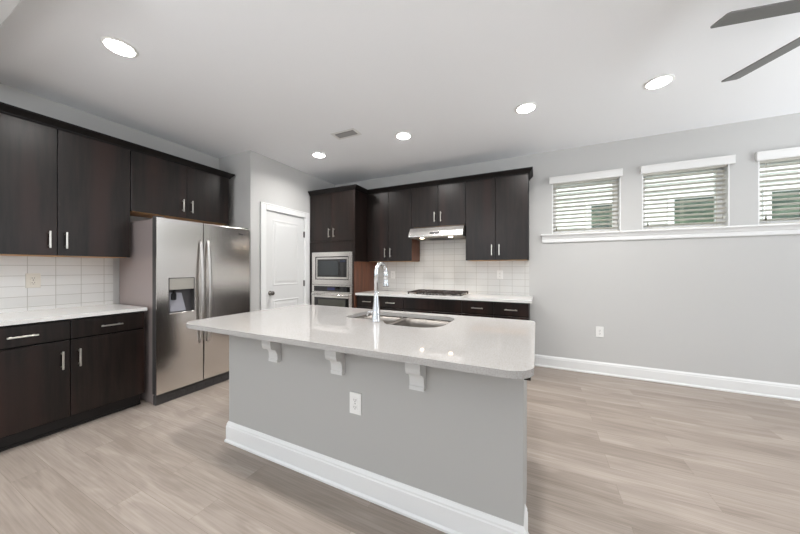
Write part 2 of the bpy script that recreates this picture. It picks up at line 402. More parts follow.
# baseboards: out from the wall, z
BBP = [(0, 0), (0.021, 0), (0.021, 0.012), (0.014, 0.022), (0.014, 0.112), (0.011, 0.118), (0.011, 0.128), (0.006, 0.139), (0.003, 0.146), (0, 0.146)]
struct('baseboard_back', MB().sweep([(-0.02, YB), (XR, YB)], [(o, z) for o, z in BBP]), 'trim')
struct('baseboard_right', MB().sweep([(XR, YB), (XR, YR)], BBP), 'trim')
struct('baseboard_rear', MB().sweep([(XR, YR), (XL, YR)], BBP), 'trim')
struct('baseboard_left', MB().sweep([(XL, YR), (XL, 0.4)], BBP), 'trim')
struct('baseboard_pantry', MB().sweep([(XL+0.7, YP), (XD, YP), (XD, 2.555)], BBP), 'trim')

# window stool and apron across the three windows
b = MB(); SX0, SX1 = 0.065, 2.83
b.prism([(YB+0.02, 1.668), (YB-0.050, 1.668), (YB-0.056, 1.674), (YB-0.056, 1.684), (YB-0.050, 1.690), (YB+0.02, 1.690)], lambda p, q, t: (t, p, q), SX0-0.012, SX1+0.012)
b.prism([(YB, 1.585), (YB-0.016, 1.585), (YB-0.019, 1.592), (YB-0.019, 1.628), (YB-0.026, 1.634), (YB-0.040, 1.668), (YB, 1.668)], lambda p, q, t: (t, p, q), SX0, SX1)
for a, c in WINS: b.box(a+0.001, c-0.001, YB+0.02, YB+0.12, 1.676, 1.690)
struct('trim_1', b, 'trim')

def window(n, x0, x1):
    b = MB(); y0, y1 = YB+0.001, YB+WT        # painted jamb lining
    t = 0.012
    b.box(x0, x0+t, y0, y1, 1.69, WZ1); b.box(x1-t, x1, y0, y1, 1.69, WZ1); b.box(x0+t, x1-t, y0, y1, WZ1-t, WZ1)
    w = struct('window_%d' % n, b, 'trim')
    f = MB(); fw = 0.045; ya, yb = YB+0.105, YB+0.148; X0, X1, Z0, Z1 = x0+t, x1-t, 1.692, WZ1-t
    f.box(X0, X0+fw, ya, yb, Z0, Z1, .003); f.box(X1-fw, X1, ya, yb, Z0, Z1, .003); f.box(X0+fw, X1-fw, ya, yb, Z1-fw, Z1, .003); f.box(X0+fw, X1-fw, ya, yb, Z0, Z0+fw, .003)
    obj('window_frame', f, 'vinyl', w)
    obj('pane', MB().box(X0+fw-.004, X1-fw+.004, YB+0.125, YB+0.129, Z0+fw-.004, Z1-fw+.004), 'glass', w)
for i, (a, c) in enumerate(WINS): window(i+1, a, c)

# pantry door with casing, two raised panels, knob, hinges
d = obj('door_1', MB().box(XD-0.044, XD-0.006, DY0+0.017, DY1-0.017, 0.012, DZ-0.016, 0.002), 'door'); d['kind'] = 'structure'
b = MB()
cp = [(0, 0), (0, 0.018), (0.012, 0.020), (0.03, 0.014), (0.07, 0.010), (0.085, 0.006), (0.085, 0)]  # (away from edge... , out)
def casing(b):
    W_ = 0.087
    def bar(y0, y1, z0, z1): b.box(XD, XD+0.017, y0, y1, z0, z1, 0.004, 2)
    bar(DY0-W_+0.006, DY0+0.006, 0, DZ+W_-0.006); bar(DY1-0.006, DY1+W_-0.006, 0, DZ+W_-0.006); bar(DY0+0.006, DY1-0.006, DZ-0.006, DZ+W_-0.006)
    b.box(XD+0.0005, XD+0.0195, DY0-W_+0.006, DY0-W_+0.026, 0, DZ+W_-0.006, 0.004); b.box(XD+0.0005, XD+0.0195, DY1+W_-0.026, DY1+W_-0.006, 0, DZ+W_-0.006, 0.004)
    b.box(XD+0.0005, XD+0.0195, DY0-W_+0.026, DY1+W_-0.026, DZ+W_-0.026, DZ+W_-0.006, 0.004)
    for (y0, y1) in ((DY0, DY0+0.013), (DY1-0.013, DY1)): b.box(XD-0.1, XD+0.0, y0, y1, 0, DZ)
    b.box(XD-0.1, XD, DY0+0.013, DY1-0.013, DZ-0.013, DZ)
    b.box(XD-0.067, XD-0.046, DY0+0.013, DY0+0.028, 0, DZ-0.013); b.box(XD-0.067, XD-0.046, DY1-0.028, DY1-0.013, 0, DZ-0.013)
casing(b); obj('casing', b, 'trim', d)
def raised(z0, z1):
    y0, y1 = DY0+0.125, DY1-0.125; xf = XD-0.006; b = MB()
    # sunk moulding ring then raised field
    def ring(b, a0, x0_, a1, x1_):
        P = [(y0+a0, z0+a0), (y1-a0, z0+a0), (y1-a0, z1-a0), (y0+a0, z1-a0)]; Q = [(y0+a1, z0+a1), (y1-a1, z0+a1), (y1-a1, z1-a1), (y0+a1, z1-a1)]
        A = [b.bm.verts.new((x0_, p[0], p[1])) for p in P]; B = [b.bm.verts.new((x1_, p[0], p[1])) for p in Q]
        for i in range(4): b.bm.faces.new([A[i], A[(i+1) % 4], B[(i+1) % 4], B[i]])
        return B
    prof = [(0, xf), (0.006, xf+0.004), (0.016, xf+0.004), (0.026, xf+0.0005), (0.040, xf+0.0005), (0.066, xf+0.005)]
    for (a0, x0_), (a1, x1_) in zip(prof, prof[1:]): B = ring(b, a0, x0_, a1, x1_)
    b.bm.faces.new(B)
    bmesh.ops.remove_doubles(b.bm, verts=b.bm.verts[:], dist=1e-5)
    return b
obj('panel', raised(1.02, 1.925), 'door', d); obj('panel', raised(0.20, 0.825), 'door', d)
kb = obj('doorknob', MB().lathe((XD-0.006, DY0+0.08, 0.925), (1, 0, 0), [(0.0, 0), (0.030, 0), (0.031, 0.006), (0.012, 0.010), (0.011, 0.03), (0.022, 0.036), (0.028, 0.05), (0.025, 0.062), (0.012, 0.068), (0, 0.069)]), plain('satin_nickel_dark', srgb(120, 116, 112), 0.3, 1.0), d)
for z in (0.25, 1.03, 1.78):
    h = MB(); h.cyl((XD+0.001, DY1-0.015, z-0.045), (0, 0, 1), 0.0075, 0.09, seg=10); h.box(XD-0.0055, XD-0.003, DY1-0.034, DY1-0.015, z-0.045, z+0.045)
    obj('hinge', h, 'hinge', d)

# ------------------------------------------------------------------ cabinet kit
class Wall:
    """u along the wall, d out from it"""
    def __init__(s, left): s.left = left
    def box(s, b, u0, u1, d0, d1, z0, z1, bev=0.0):
        if s.left: b.box(XL+d0, XL+d1, u0, u1, z0, z1, bev)
        else: b.box(u0, u1, YB-d1, YB-d0, z0, z1, bev)
    def pt(s, u, d, z): return (XL+d, u, z) if s.left else (u, YB-d, z)
LW, BW = Wall(True), Wall(False)
def handle(w, u, z, d, parent, horiz=False, L=0.137):
    b = MB(); h = L/2; s = 0.0055
    if horiz:
        w.box(b, u-h, u+h, d+0.026, d+0.037, z-s, z+s, 0.002)
        for k in (-1, 1): w.box(b, u+k*(h-0.018)-0.005, u+k*(h-0.018)+0.005, d, d+0.028, z-0.005, z+0.005)
    else:
        w.box(b, u-s, u+s, d+0.026, d+0.037, z-h, z+h, 0.002)
        for k in (-1, 1): w.box(b, u-0.005, u+0.005, d, d+0.028, z+k*(h-0.018)-0.005, z+k*(h-0.018)+0.005)
    return obj('handle', b, 'nickel', parent)
G = 0.0022
def slab(w, name, u0, u1, z0, z1, d, parent):
    b = MB(); w.box(b, u0+G, u1-G, d-0.019, d, z0+G, z1-G, 0.0018); return obj(name, b, 'cab', parent)
def wall_cabinet(w, name, label, u0, u1, um, z0, z1, depth, hz, cat='cabinet', hoff=0.045):
    t = thing(name, label, cat, w.pt((u0+u1)/2, depth/2, z0), 'dark wall cabinets')
    d = depth; b = MB()
    w.box(b, u0+0.001, u1-0.001, 0.002, d-0.021, z0+0.004, z1)
    obj('carcass', b, 'cabdark', t)
    b = MB(); w.box(b, u0+0.02, u1-0.02, 0.004, d-0.024, z0, z0+0.0039); obj('underside', b, 'maple', t, 'light maple underside of the cabinet')
    for (a, c, hu) in ((u0, um, um-hoff), (um, u1, um+hoff)):
        dr = slab(w, 'door', a, c, z0+0.001, z1, d, t); handle(w, hu, hz, d, dr)
    return t
UZ0, UZ1 = 1.362, 2.404
CT0, CT1 = 0.874, 0.903      # countertop
# --- left wall
wall_cabinet(LW, 'wall_cabinet', 'dark espresso two-door wall cabinet hung over the left counter, beside the refrigerator', 0.44, 1.363, 0.898, UZ0, UZ1, 0.331, 1.4915)
t = wall_cabinet(LW, 'wall_cabinet', 'short dark espresso two-door cabinet mounted above the refrigerator', 1.365, 2.346, 1.856, 1.815, UZ1, 0.331, 1.952)
CRP = [(0, 2.400), (0.008, 2.400), (0.012, 2.412), (0.040, 2.444), (0.045, 2.448), (0.045, 2.462), (0, 2.462)]
CRP = [(0.0, 2.398), (0.008, 2.398)]+CRP[2:-1]+[(-0.02, 2.462), (-0.02, 2.4045), (0.0, 2.4045)]
def crown(path, label):
    o = obj('crown_molding', MB().sweep(path, CRP), 'cabdark'); return tag(o, label, 'molding')
crown([(XL+0.332, 0.44), (XL+0.332, 2.347), (XL+0.022, 2.347)], 'dark crown molding running along the top of the left wall cabinets')
def base_cabinet(w, name, label, u0, u1, um, drawers, doors=True, depth=0.624):
    t = thing(name, label, 'cabinet', w.pt((u0+u1)/2, depth/2, 0), 'dark base cabinets'); d = depth
    b = MB(); w.box(b, u0+0.001, u1-0.001, 0.002, d-0.021, 0.112, CT0-0.002); obj('carcass', b, 'cabdark', t)
    b = MB(); w.box(b, u0+0.001, u1-0.001, 0.002, d-0.085, 0.0, 0.112); w.box(b, u0+0.001, u1-0.001, d-0.085, d-0.075, 0, 0.018); obj('toe_kick', b, 'toe', t)
    zt0, zt1 = 0.716, 0.862
    if drawers:
        for a, c in ((u0, um), (um, u1)):
            dr = slab(w, 'drawer', a, c, zt0, zt1, d, t); handle(w, (a+c)/2, 0.786, d, dr, True)
    else: slab(w, 'front_panel', u0, u1, zt0, zt1, d, t)
    for a, c, hu in ((u0, um, um-0.045), (um, u1, um+0.045)):
        dr = slab(w, 'door', a, c, 0.120, zt0-0.008, d, t); handle(w, hu, 0.566, d, dr)
    return t
base_cabinet(LW, 'base_cabinet', 'dark espresso base cabinet with two drawers under the left white counter', 0.43, 1.353, 0.890, True)
o = obj('countertop', MB().hole_plate([(XL+0.001, 0.425), (XL+0.646, 0.425), (XL+0.646, 1.362), (XL+0.001, 1.362)], None, CT0, CT1), 'quartzw')
tag(o, 'short white quartz countertop along the left wall, ending at the refrigerator', 'countertop')
o = obj('tile_backsplash', MB().box(XL+0.0005, XL+0.009, 0.43, 1.351, CT1+0.0005, UZ0-0.002), 'tileL')
tag(o, 'white stacked tile backsplash on the left wall above the short counter', 'backsplash')

def outlet(label, c, out, plate_mat='white', w=0.076, h=0.118, body='white', pn='outlet'):
    """c = centre on the surface, out = unit normal"""
    c = Vector(c); n = Vector(out); s = Vector((0, 0, 1)).cross(n)
    t = thing(pn, label, 'outlet', tuple(c), 'electrical outlets')
    def bx(b, su0, su1, z0, z1, d0, d1, bev=0.0):
        p = c+s*su0+n*d0; q = c+s*su1+n*d1
        b.box(p.x, q.x, p.y, q.y, c.z+z0, c.z+z1, bev)
    b = MB(); bx(b, -w/2, w/2, -h/2, h/2, 0.0006, 0.007, 0.0025); p = obj('wall_plate', b, plate_mat, t)
    for z in (-0.02, 0.02):
        b = MB(); bx(b, -0.017, 0.017, z-0.014, z+0.014, 0.0055, 0.0085, 0.0012); r = obj('receptacle', b, body, t)
        b = MB()
        for k in (-0.0065, 0.0065): bx(b, k-0.0014, k+0.0014, z-0.003, z+0.007, 0.0082, 0.0091)
        bx(b, -0.0025, 0.0025, z-0.011, z-0.0065, 0.0082, 0.0091); obj('slots', b, 'slot', r)
    b = MB(); b.cyl(c+n*0.0066, n, 0.003, 0.0012, seg=10); obj('screw', b, 'slot', t)
    return t
outlet('almond outlet on the tiled backsplash of the left wall', (XL+0.009, 0.843, 1.156), (1, 0, 0), 'almond', 0.082, 0.122, 'almond')

# --- refrigerator
FX = -3.113; FY0, FY1, FYM = 1.385, 2.322, 1.791
r = thing('refrigerator', 'stainless steel side-by-side refrigerator with a water and ice dispenser in the left door', 'refrigerator', (-3.5, (FY0+FY1)/2, 0))
b = MB(); b.box(-3.835, FX-0.075, FY0+0.006, FY1-0.006, 0.012, 1.715, 0.004)
obj('body', b, 'fside', r, 'dark grey steel side of the refrigerator')
b = MB(); b.box(FX-0.072, FX-0.028, FY0+0.004, FY1-0.004, 0.0, 0.092, 0.006)
for k in range(9):
    y = FY0+0.10+k*0.085; b.box(FX-0.030, FX-0.024, y, y+0.06, 0.03, 0.065, 0.002)
obj('base_grille', b, 'darkgrey', r)
for y in (FY0+0.04, FY1-0.04):
    b = MB(); b.box(FX-0.10, FX-0.02, y-0.03, y+0.03, 1.7285, 1.742, 0.004); obj('hinge_cover', b, 'darkgrey', r)
ZD0, ZD1 = 0.105, 1.727
DPY0, DPY1, DPZ0, DPZ1 = 1.480, 1.705, 0.825, 1.170
def fdoor(y0, y1, cut=None):
    b = MB(); x0, x1 = FX-0.066, FX
    if not cut: b.box(x0, x1, y0, y1, ZD0, ZD1, 0.006, 2)
    else:
        c0, c1, e0, e1 = cut
        # front plate pieces around the recess share coplanar faces
        b.box(x0, x1-0.050, y0, y1, ZD0, ZD1, 0.002)
        t = bmesh.new()
        def loop(p): 
            v = [t.verts.new((x1, a, z)) for a, z in p]; return [t.edges.new((v[i], v[(i+1) % len(v)])) for i in range(len(v))]
        es = loop([(y0, ZD0), (y1, ZD0), (y1, ZD1), (y0, ZD1)])+loop([(c0, e0), (c1, e0), (c1, e1), (c0, e1)])
        bmesh.ops.triangle_fill(t, use_beauty=True, edges=es)
        g = bmesh.ops.extrude_face_region(t, geom=t.faces[:])
        for v in [e for e in g['geom'] if isinstance(e, bmesh.types.BMVert)]: v.co.x = x1-0.050
        bmesh.ops.recalc_face_normals(t, faces=t.faces[:]); b.merge(t)
    return b
dl = obj('door', fdoor(FY0, FYM-0.004, (DPY0, DPY1, DPZ0, DPZ1)), 'steel', r)
dr = obj('door', fdoor(FYM+0.004, FY1), 'steel', r)
b = MB(); b.box(FX-0.0665, FX-0.010, FY0-0.0012, FY0+0.0005, ZD0, ZD1); obj('door_edge', b, 'darkgrey', dl)
def fhandle(y, side, parent):
    z0, z1 = 0.50, 1.555; n = 26; P = []
    for i in range(n+1):
        k = i/n; bow = math.sin(math.pi*k)**0.55; P.append((FX+0.004+0.052*bow, y, z0+(z1-z0)*k))
    b = MB()
    # flat strap, rounded section
    rings = []
    for i, p in enumerate(P):
        k = i/n; wy = 0.013+0.004*math.sin(math.pi*k); tx = 0.007
        rings.append([b.bm.verts.new((p[0]+tx*math.cos(a), y+wy*math.sin(a), p[2])) for a in [2*math.pi*j/12 for j in range(12)]])
    for A, B in zip(rings, rings[1:]):
        for j in range(12):
            f = b.bm.faces.new([A[j], A[(j+1) % 12], B[(j+1) % 12], B[j]]); f.smooth = True
    b.bm.faces.new(rings[0]); b.bm.faces.new(rings[-1][::-1])
    return obj('handle', b, 'fhandle', parent)
fhandle(FYM-0.033, -1, dl); fhandle(FYM+0.040, 1, dr)
# dispenser
b = MB(); y0, y1, z0, z1 = DPY0, DPY1, DPZ0, DPZ1; fr = 0.006
for q in ((y0, y0+fr, z0, z1), (y1-fr, y1, z0, z1), (y0+fr, y1-fr, z1-fr, z1), (y0+fr, y1-fr, z0, z0+fr)): b.box(FX-0.05, FX+0.003, *q)
dp = obj('dispenser', b, 'darkgrey', dl)
ZPM = 1.055
obj('control_panel', MB().box(FX-0.03, FX+0.002, y0+fr, y1-fr, ZPM, z1-fr, 0.003), 'panel', dp)
b = MB(); b.box(FX-0.0498, FX-0.046, y0+fr, y1-fr, z0+fr, ZPM); obj('recess', b, 'recess', dp)
b = MB(); b.prism([(y0+0.02, 1.03), (y0+0.13, 1.02), (y0+0.165, 0.845), (y0+0.03, 0.845)], lambda p, q, t: (t-(q-0.845)*0.05, p, q), FX-0.044, FX-0.034); obj('splash_plate', b, plain('pale_plastic', srgb(150, 150, 158), 0.2), dp)
b = MB(); b.cyl((FX-0.026, y0+0.058, 1.052), (0, 0, -1), 0.012, 0.03); b.box(FX-0.036, FX-0.028, y0+0.036, y0+0.078, 0.955, 1.02, 0.006); obj('paddle', b, 'black', dp)
b = MB(); b.box(FX-0.046, FX+0.012, y0+0.004, y1-0.004, z0+0.001, z0+0.012, 0.004); obj('drip_tray', b, 'steelh', dp)
b = MB(); b.prism([(-0.020, -0.004), (-0.008, -0.007), (0.022, -0.004), (0.020, 0.003), (-0.004, 0.004), (-0.012, 0.010), (-0.022, 0.008)], lambda p, q, t: (t, 2.207+p*1.5, 1.655+q*1.5), FX, FX+0.003)
obj('badge', b, 'darkgrey', dr, 'small dark maker badge')

# --- oven tower
TX0, TX1, TYF = -3.222, -2.372, 3.450     # front plane of doors
td = YB-TYF
MX0, MX1 = -3.161, -2.406
t = thing('oven_cabinet', 'tall dark cabinet tower holding the microwave and wall oven beside the pantry door', 'cabinet', ((TX0+TX1)/2, (TYF+YB)/2, 0))
b = MB(); e = 0.018; ys, ye = TYF+0.02, YB-0.002
b.box(TX0, TX0+e, ys, ye, 0, UZ1); b.box(TX0+e, TX1-e-0.004, ye-e, ye, 0.1, UZ1)
for z in (0.10, 0.30, 0.997, 1.66, UZ1-e): b.box(TX0+e, TX1-e-0.004, ys+0.002, ye-e, z-0.009 if z > 0.2 else z, z+0.009)
b.box(TX0+e, TX1-e-0.004, ys, ys+0.02, 0.09, 0.30)
obj('carcass', b, 'cabdark', t)
b = MB(); b.box(TX1-e-0.003, TX1, TYF+0.001, ye, 1.36, UZ1, 0.001); obj('side_panel', b, 'cab', t)
b = MB(); b.box(TX1-e-0.003, TX1, TYF+0.001, ye, 0, 1.36, 0.001); obj('hoodlit_side_panel', b, 'hoodlit', t, 'lower tower side coloured reddish brown as lit by the hood')  # same wood as above, with the hood glow painted into its colour
b = MB(); fz0, fz1 = 0.10, 1.667
b.box(TX0, MX0-0.002, TYF, TYF+0.019, fz0, fz1); b.box(MX1+0.002, TX1-e-0.004, TYF, TYF+0.019, fz0, fz1)
b.box(MX0-0.002, MX1+0.002, TYF, TYF+0.019, 1.507, fz1); b.box(MX0-0.002, MX1+0.002, TYF, TYF+0.019, fz0, 0.30)
obj('face_frame', b, 'cab', t)
for a, c, hu in ((TX0, -2.788, -2.788-0.045), (-2.788, TX1-e-0.002, -2.788+0.045)):
    dd = slab(BW, 'door', a, c, 1.669, UZ1, td, t); handle(BW, hu, 1.795, td, dd)
# microwave with trim kit
t = thing('microwave', 'built-in stainless microwave with a black window, above the wall oven', 'microwave', ((MX0+MX1)/2, TYF+0.15, 1.013))
def frame(b, x0, x1, z0, z1, wx, wt, wb, y0, y1, bev=0.0015):
    b.box(x0, x0+wx, y0, y1, z0, z1, bev); b.box(x1-wx, x1, y0, y1, z0, z1, bev); b.box(x0+wx, x1-wx, y0, y1, z1-wt, z1, bev); b.box(x0+wx, x1-wx, y0, y1, z0, z0+wb, bev)
Y0 = TYF
b = MB(); frame(b, MX0, MX1, 1.013, 1.503, 0.066, 0.066, 0.075, Y0-0.022, Y0+0.01); obj('trim_kit', b, 'steelh', t)
b = MB(); b.box(MX0+0.01, MX1-0.01, Y0+0.012, Y0+0.40, 1.02, 1.495); obj('body', b, 'black', t)
wx0, wx1 = MX0+0.08, MX1-0.08; wz0, wz1 = 1.098, 1.425
b = MB(); frame(b, wx0, wx1, wz0, wz1, 0.022, 0.028, 0.030, Y0-0.016, Y0+0.01); dm = obj('door', b, 'steelh', t)
b = MB(); b.box(wx0+0.022, wx1-0.022, Y0-0.012, Y0+0.008, wz0+0.03, wz1-0.028); obj('glass', b, 'blackglass', dm)
b = MB(); b.box(wx0+0.045, wx1-0.18, Y0-0.0132, Y0-0.011, wz0+0.06, wz1-0.055); obj('window', b, 'mwglass', dm)
b = MB(); b.box(wx1-0.145, wx1-0.045, Y0-0.0132, Y0-0.0115, wz1-0.075, wz1-0.045); obj('display', b, plain('blue_grey_display', srgb(48, 52, 66), 0.15), t)
# wall oven
t = thing('wall_oven', 'stainless wall oven with a black control strip, below the microwave', 'oven', ((MX0+MX1)/2, TYF+0.15, 0.30))
b = MB(); b.box(MX0+0.01, MX1-0.01, Y0+0.012, Y0+0.55, 0.312, 0.985); obj('body', b, 'black', t)
b = MB(); frame(b, MX0, MX1, 0.897, 1.008, 0.04, 0.020, 0.012, Y0-0.022, Y0+0.01); cp_ = obj('control_frame', b, 'steelh', t)
b = MB(); b.box(MX0+0.04, MX1-0.04, Y0-0.018, Y0+0.008, 0.909, 0.988); obj('control_glass', b, 'blackglass', cp_)
b = MB(); b.box(-2.86, -2.72, Y0-0.0192, Y0-0.017, 0.93, 0.97); obj('display', b, plain('blue_display', srgb(52, 54, 84), 0.15), cp_)
b = MB(); frame(b, MX0, MX1, 0.31, 0.892, 0.055, 0.075, 0.08, Y0-0.030, Y0+0.01); do = obj('door', b, 'steelh', t)
b = MB(); b.box(MX0+0.055, MX1-0.055, Y0-0.026, Y0+0.008, 0.39, 0.817); obj('glass', b, 'blackglass', do)
b = MB(); b.box(MX0+0.12, MX1-0.12, Y0-0.0272, Y0-0.025, 0.44, 0.79); obj('window', b, 'ovenglass', do)
b = MB(); b.tube([(MX0+0.03, Y0-0.068, 0.862), (MX1-0.03, Y0-0.068, 0.862)], 0.011)
for x in (MX0+0.06, MX1-0.06): b.cyl((x, Y0-0.068, 0.862), (0, 1, 0), 0.009, 0.04, seg=12)
obj('handle', b, 'steelh', do)

# --- back wall cabinets
UD = YB-3.767
X1, X2, X3, X4 = -2.368, -1.618, -0.844, -0.085
t1 = wall_cabinet(BW, 'wall_cabinet', 'dark two-door wall cabinet between the oven tower and the range hood', X1, X2, -1.997, UZ0, UZ1, UD, 1.4915)
t2 = wall_cabinet(BW, 'wall_cabinet', 'short dark two-door cabinet directly above the range hood', X2, X3, -1.222, 1.836, UZ1, UD, 1.966)
t3 = wall_cabinet(BW, 'wall_cabinet', 'dark two-door wall cabinet right of the range hood, nearest the windows', X3, X4, -0.466, UZ0, UZ1, UD, 1.4915)
b = MB(); b.box(X2-0.0008, X2+0.0012, YB-UD+0.022, YB-0.002, UZ0+0.004, 1.832); obj('side_panel', b, 'hoodlit', t1, 'cabinet side coloured reddish brown as lit by the hood')
crown([(TX0, TYF-0.001), (TX1+0.001, TYF-0.001), (TX1+0.001, 3.765), (X4+0.001, 3.765), (X4+0.001, YB-0.022)], 'dark crown molding stepping along the top of the oven tower and back wall cabinets')

# base cabinets
BD = YB-3.482
base_cabinet(BW, 'base_cabinet', 'dark base cabinet with two drawers between the oven tower and the cooktop', -2.368, -1.612, -1.992, True, depth=BD)
base_cabinet(BW, 'base_cabinet', 'dark base cabinet with a plain front panel under the cooktop', -1.610, -0.828, -1.219, False, depth=BD)
base_cabinet(BW, 'base_cabinet', 'dark base cabinet with two drawers right of the cooktop, at the end of the run', -0.826, -0.075, -0.450, True, depth=BD)
o = obj('countertop', MB().hole_plate([(-2.370, YB-0.001), (-2.370, 3.453), (-0.042, 3.453), (-0.042, YB-0.001)], None, CT0, CT1), 'quartzw')
tag(o, 'white quartz countertop along the back wall, under the cooktop', 'countertop')
b = MB(); z0 = CT1+0.0005
b.box(-2.370, X2+0.002, YB-0.009, YB-0.0005, z0, UZ0-0.002); b.box(X3-0.002, X4, YB-0.009, YB-0.0005, z0, UZ0-0.002); b.box(X2+0.002, X3-0.002, YB-0.009, YB-0.0005, z0, 1.834)
o = obj('tile_backsplash', b, 'tileB'); tag(o, 'white stacked tile backsplash on the back wall behind the cooktop', 'backsplash')
outlet('white outlet on the tiled back wall between oven tower and cooktop', (-2.08, YB-0.009, 1.155), (0, -1, 0))
outlet('white outlet on the tiled back wall right of the cooktop', (-0.448, YB-0.009, 1.172), (0, -1, 0))

# range hood
HX0, HX1 = -1.606, -0.850
t = thing('range_hood', 'stainless steel under-cabinet range hood with two warm lights', 'hood', ((HX0+HX1)/2, 3.84, 1.68))
b = MB(); b.prism([(3.632, 1.690), (3.630, 1.703), (3.634, 1.712), (3.660, 1.760), (3.700, 1.815), (3.716, 1.826), (YB-0.011, 1.826), (YB-0.011, 1.682), (3.66, 1.682)], lambda p, q, s: (s, p, q), HX0, HX1)
hb = obj('body', b, 'steelh', t)
b = MB(); b.box(HX0+0.015, HX1-0.015, 3.665, YB-0.02, 1.676, 1.6815, 0.001); obj('underside', b, plain('hood_underside', srgb(150, 140, 128), 0.35, 0.8), t)
b = MB(); b.box(-1.39, -1.235, 3.74, 4.02, 1.671, 1.6755); obj('filter', b, 'darkgrey', t); b = MB(); b.box(-1.225, -1.07, 3.74, 4.02, 1.671, 1.6755); obj('filter', b, 'darkgrey', t)
b = MB(); b.prism([(3.6365, 1.722), (3.6525, 1.7515), (3.657, 1.751), (3.642, 1.722)], lambda p, q, s: (s, p, q), -1.30, -1.17); obj('control_panel', b, 'darkgrey', t)
for x in (-1.43, -1.025):
    lb = obj('lamp', MB().lathe((x, 3.70, 1.6755), (0, 0, -1), [(0.0, 0.004), (0.024, 0.004), (0.028, 0.0)][::-1] + [(0.0, 0.0041)]), 'hoodlamp', t, 'glowing warm hood light')
    l = bpy.data.lights.new('hood_light', 'SPOT'); l.energy = HOOD_W*6; l.color = (1, 0.78, 0.55); l.spot_size = math.radians(150); l.spot_blend = 0.8; l.shadow_soft_size = 0.02
    lo = bpy.data.objects.new('hood_light', l); COL.objects.link(lo); lo.location = (x, 3.70, 1.668); 

# cooktop
CX0, CX1, CY0, CY1 = -1.592, -0.842, 3.520, 4.010
t = thing('cooktop', 'stainless gas cooktop with dark cast-iron grates on the back counter', 'cooktop', ((CX0+CX1)/2, (CY0+CY1)/2, CT1))
b = MB(); b.hole_plate(rrect(CX0, CX1, CY0, CY1, 0.012), None, CT1+0.0006, CT1+0.010); obj('base_plate', b, 'steelh', t)
zb = CT1+0.010
for x, y, rr in ((-1.462, 3.66, .034), (-1.462, 3.89, .042), (-1.217, 3.83, .055), (-0.972, 3.66, .034), (-0.972, 3.89, .042)):
    b = MB(); b.lathe((x, y, zb), (0, 0, 1), [(rr*1.35, 0), (rr*1.35, 0.004), (rr, 0.006), (rr, 0.014), (rr*.94, 0.016), (0, 0.017)]); obj('burner', b, 'burner', t)
zg0, zg1 = zb+0.018, zb+0.033
for gx0, gx1 in ((-1.580, -1.344), (-1.337, -1.097), (-1.090, -0.854)):
    b = MB(); s = 0.008; gy0, gy1 = CY0+(0.10 if gx0 == -1.337 else 0.03), CY1-0.02
    b.box(gx0, gx1, gy0, gy0+2*s, zg0, zg1, .002); b.box(gx0, gx1, gy1-2*s, gy1, zg0, zg1, .002); b.box(gx0, gx0+2*s, gy0, gy1, zg0, zg1, .002); b.box(gx1-2*s, gx1, gy0, gy1, zg0, zg1, .002)
    xm = (gx0+gx1)/2; ym = (gy0+gy1)/2
    b.box(gx0, gx1, ym-s, ym+s, zg0, zg1, .002)
    for yy in ((gy0+ym)/2, (gy1+ym)/2): b.box(gx0, gx0+0.08, yy-s, yy+s, zg0, zg1, .002); b.box(gx1-0.08, gx1, yy-s, yy+s, zg0, zg1, .002)
    b.box(xm-s, xm+s, gy0, gy0+0.07, zg0, zg1, .002); b.box(xm-s, xm+s, gy1-0.07, gy1, zg0, zg1, .002); b.box(xm-s, xm+s, ym-0.05, ym+0.05, zg0, zg1, .002)
    for x in (gx0+s, gx1-s):
        for y in (gy0+s, gy1-s): b.box(x-0.007, x+0.007, y-0.007, y+0.007, zb+0.0003, zg0+0.002)
    obj('grate', b, 'iron', t)
for k in range(5):
    b = MB(); b.lathe((-1.307+k*0.045, CY0+0.05, zb), (0, 0, 1), [(0.0, 0), (0.016, 0), (0.0155, 0.018), (0.013, 0.021), (0, 0.0215)], 16); obj('knob', b, 'darkgrey', t)

# ------------------------------------------------------------------ island
PY0, PY1, PX0, PX1 = 1.342, 1.472, -2.025, -0.050
t = thing('kitchen_island', 'grey painted kitchen island base with white corbels and baseboard', 'island', ((PX0+PX1)/2, 1.7, 0))
b = MB(); b.box(PX0, PX1, PY0, PY1, 0, CT0-0.001, 0.002); obj('knee_wall', b, 'island', t)
b = MB(); b.sweep([(PX0, PY1), (PX0, PY0), (PX1, PY0), (PX1, PY1)], BBP); obj('baseboard', b, 'trim', t, 'white baseboard wrapping the island')
for x1 in (-1.498, -0.990, -0.497):
    x0 = x1-0.078; d0 = PY0-0.0006
    prof = [(d0, CT0-0.002), (d0-0.084, CT0-0.002), (d0-0.084, 0.778), (d0-0.081, 0.768)]
    n = 8
    for i in range(1, n+1):       # ogee: cove, then a bulge running down to the foot
        a = i/n; prof.append((d0-0.081+0.018*(1-math.cos(a*math.pi/2)), 0.768-0.024*math.sin(a*math.pi/2)))
    for i in range(1, n+1):
        a = i/n; prof.append((d0-0.063+0.033*math.sin(a*math.pi/2), 0.744-0.044*(1-math.cos(a*math.pi/2))))
    prof[-1] = (d0-0.030, 0.700)
    prof += [(d0-0.028, 0.678), (d0-0.032, 0.674), (d0-0.032, 0.656), (d0, 0.656)]
    c = MB(); c.prism(prof, lambda p, q, s: (s, p, q), x0, x1); c.box(x0-0.006, x1+0.006, d0-0.088, d0, CT0-0.018, CT0-0.0015)
    obj('corbel', c, 'corbel', t)
IX0, IX1, IYB = -2.02, -0.092, 2.085
b = MB(); b.box(-0.072, PX1, PY1+0.0005, 1.80, 0.0, CT0-0.001, 0.001); obj('end_panel', b, 'island', t)
SKX0, SKX1, SKY0, SKY1 = -1.30, -0.50, 1.57, 2.08
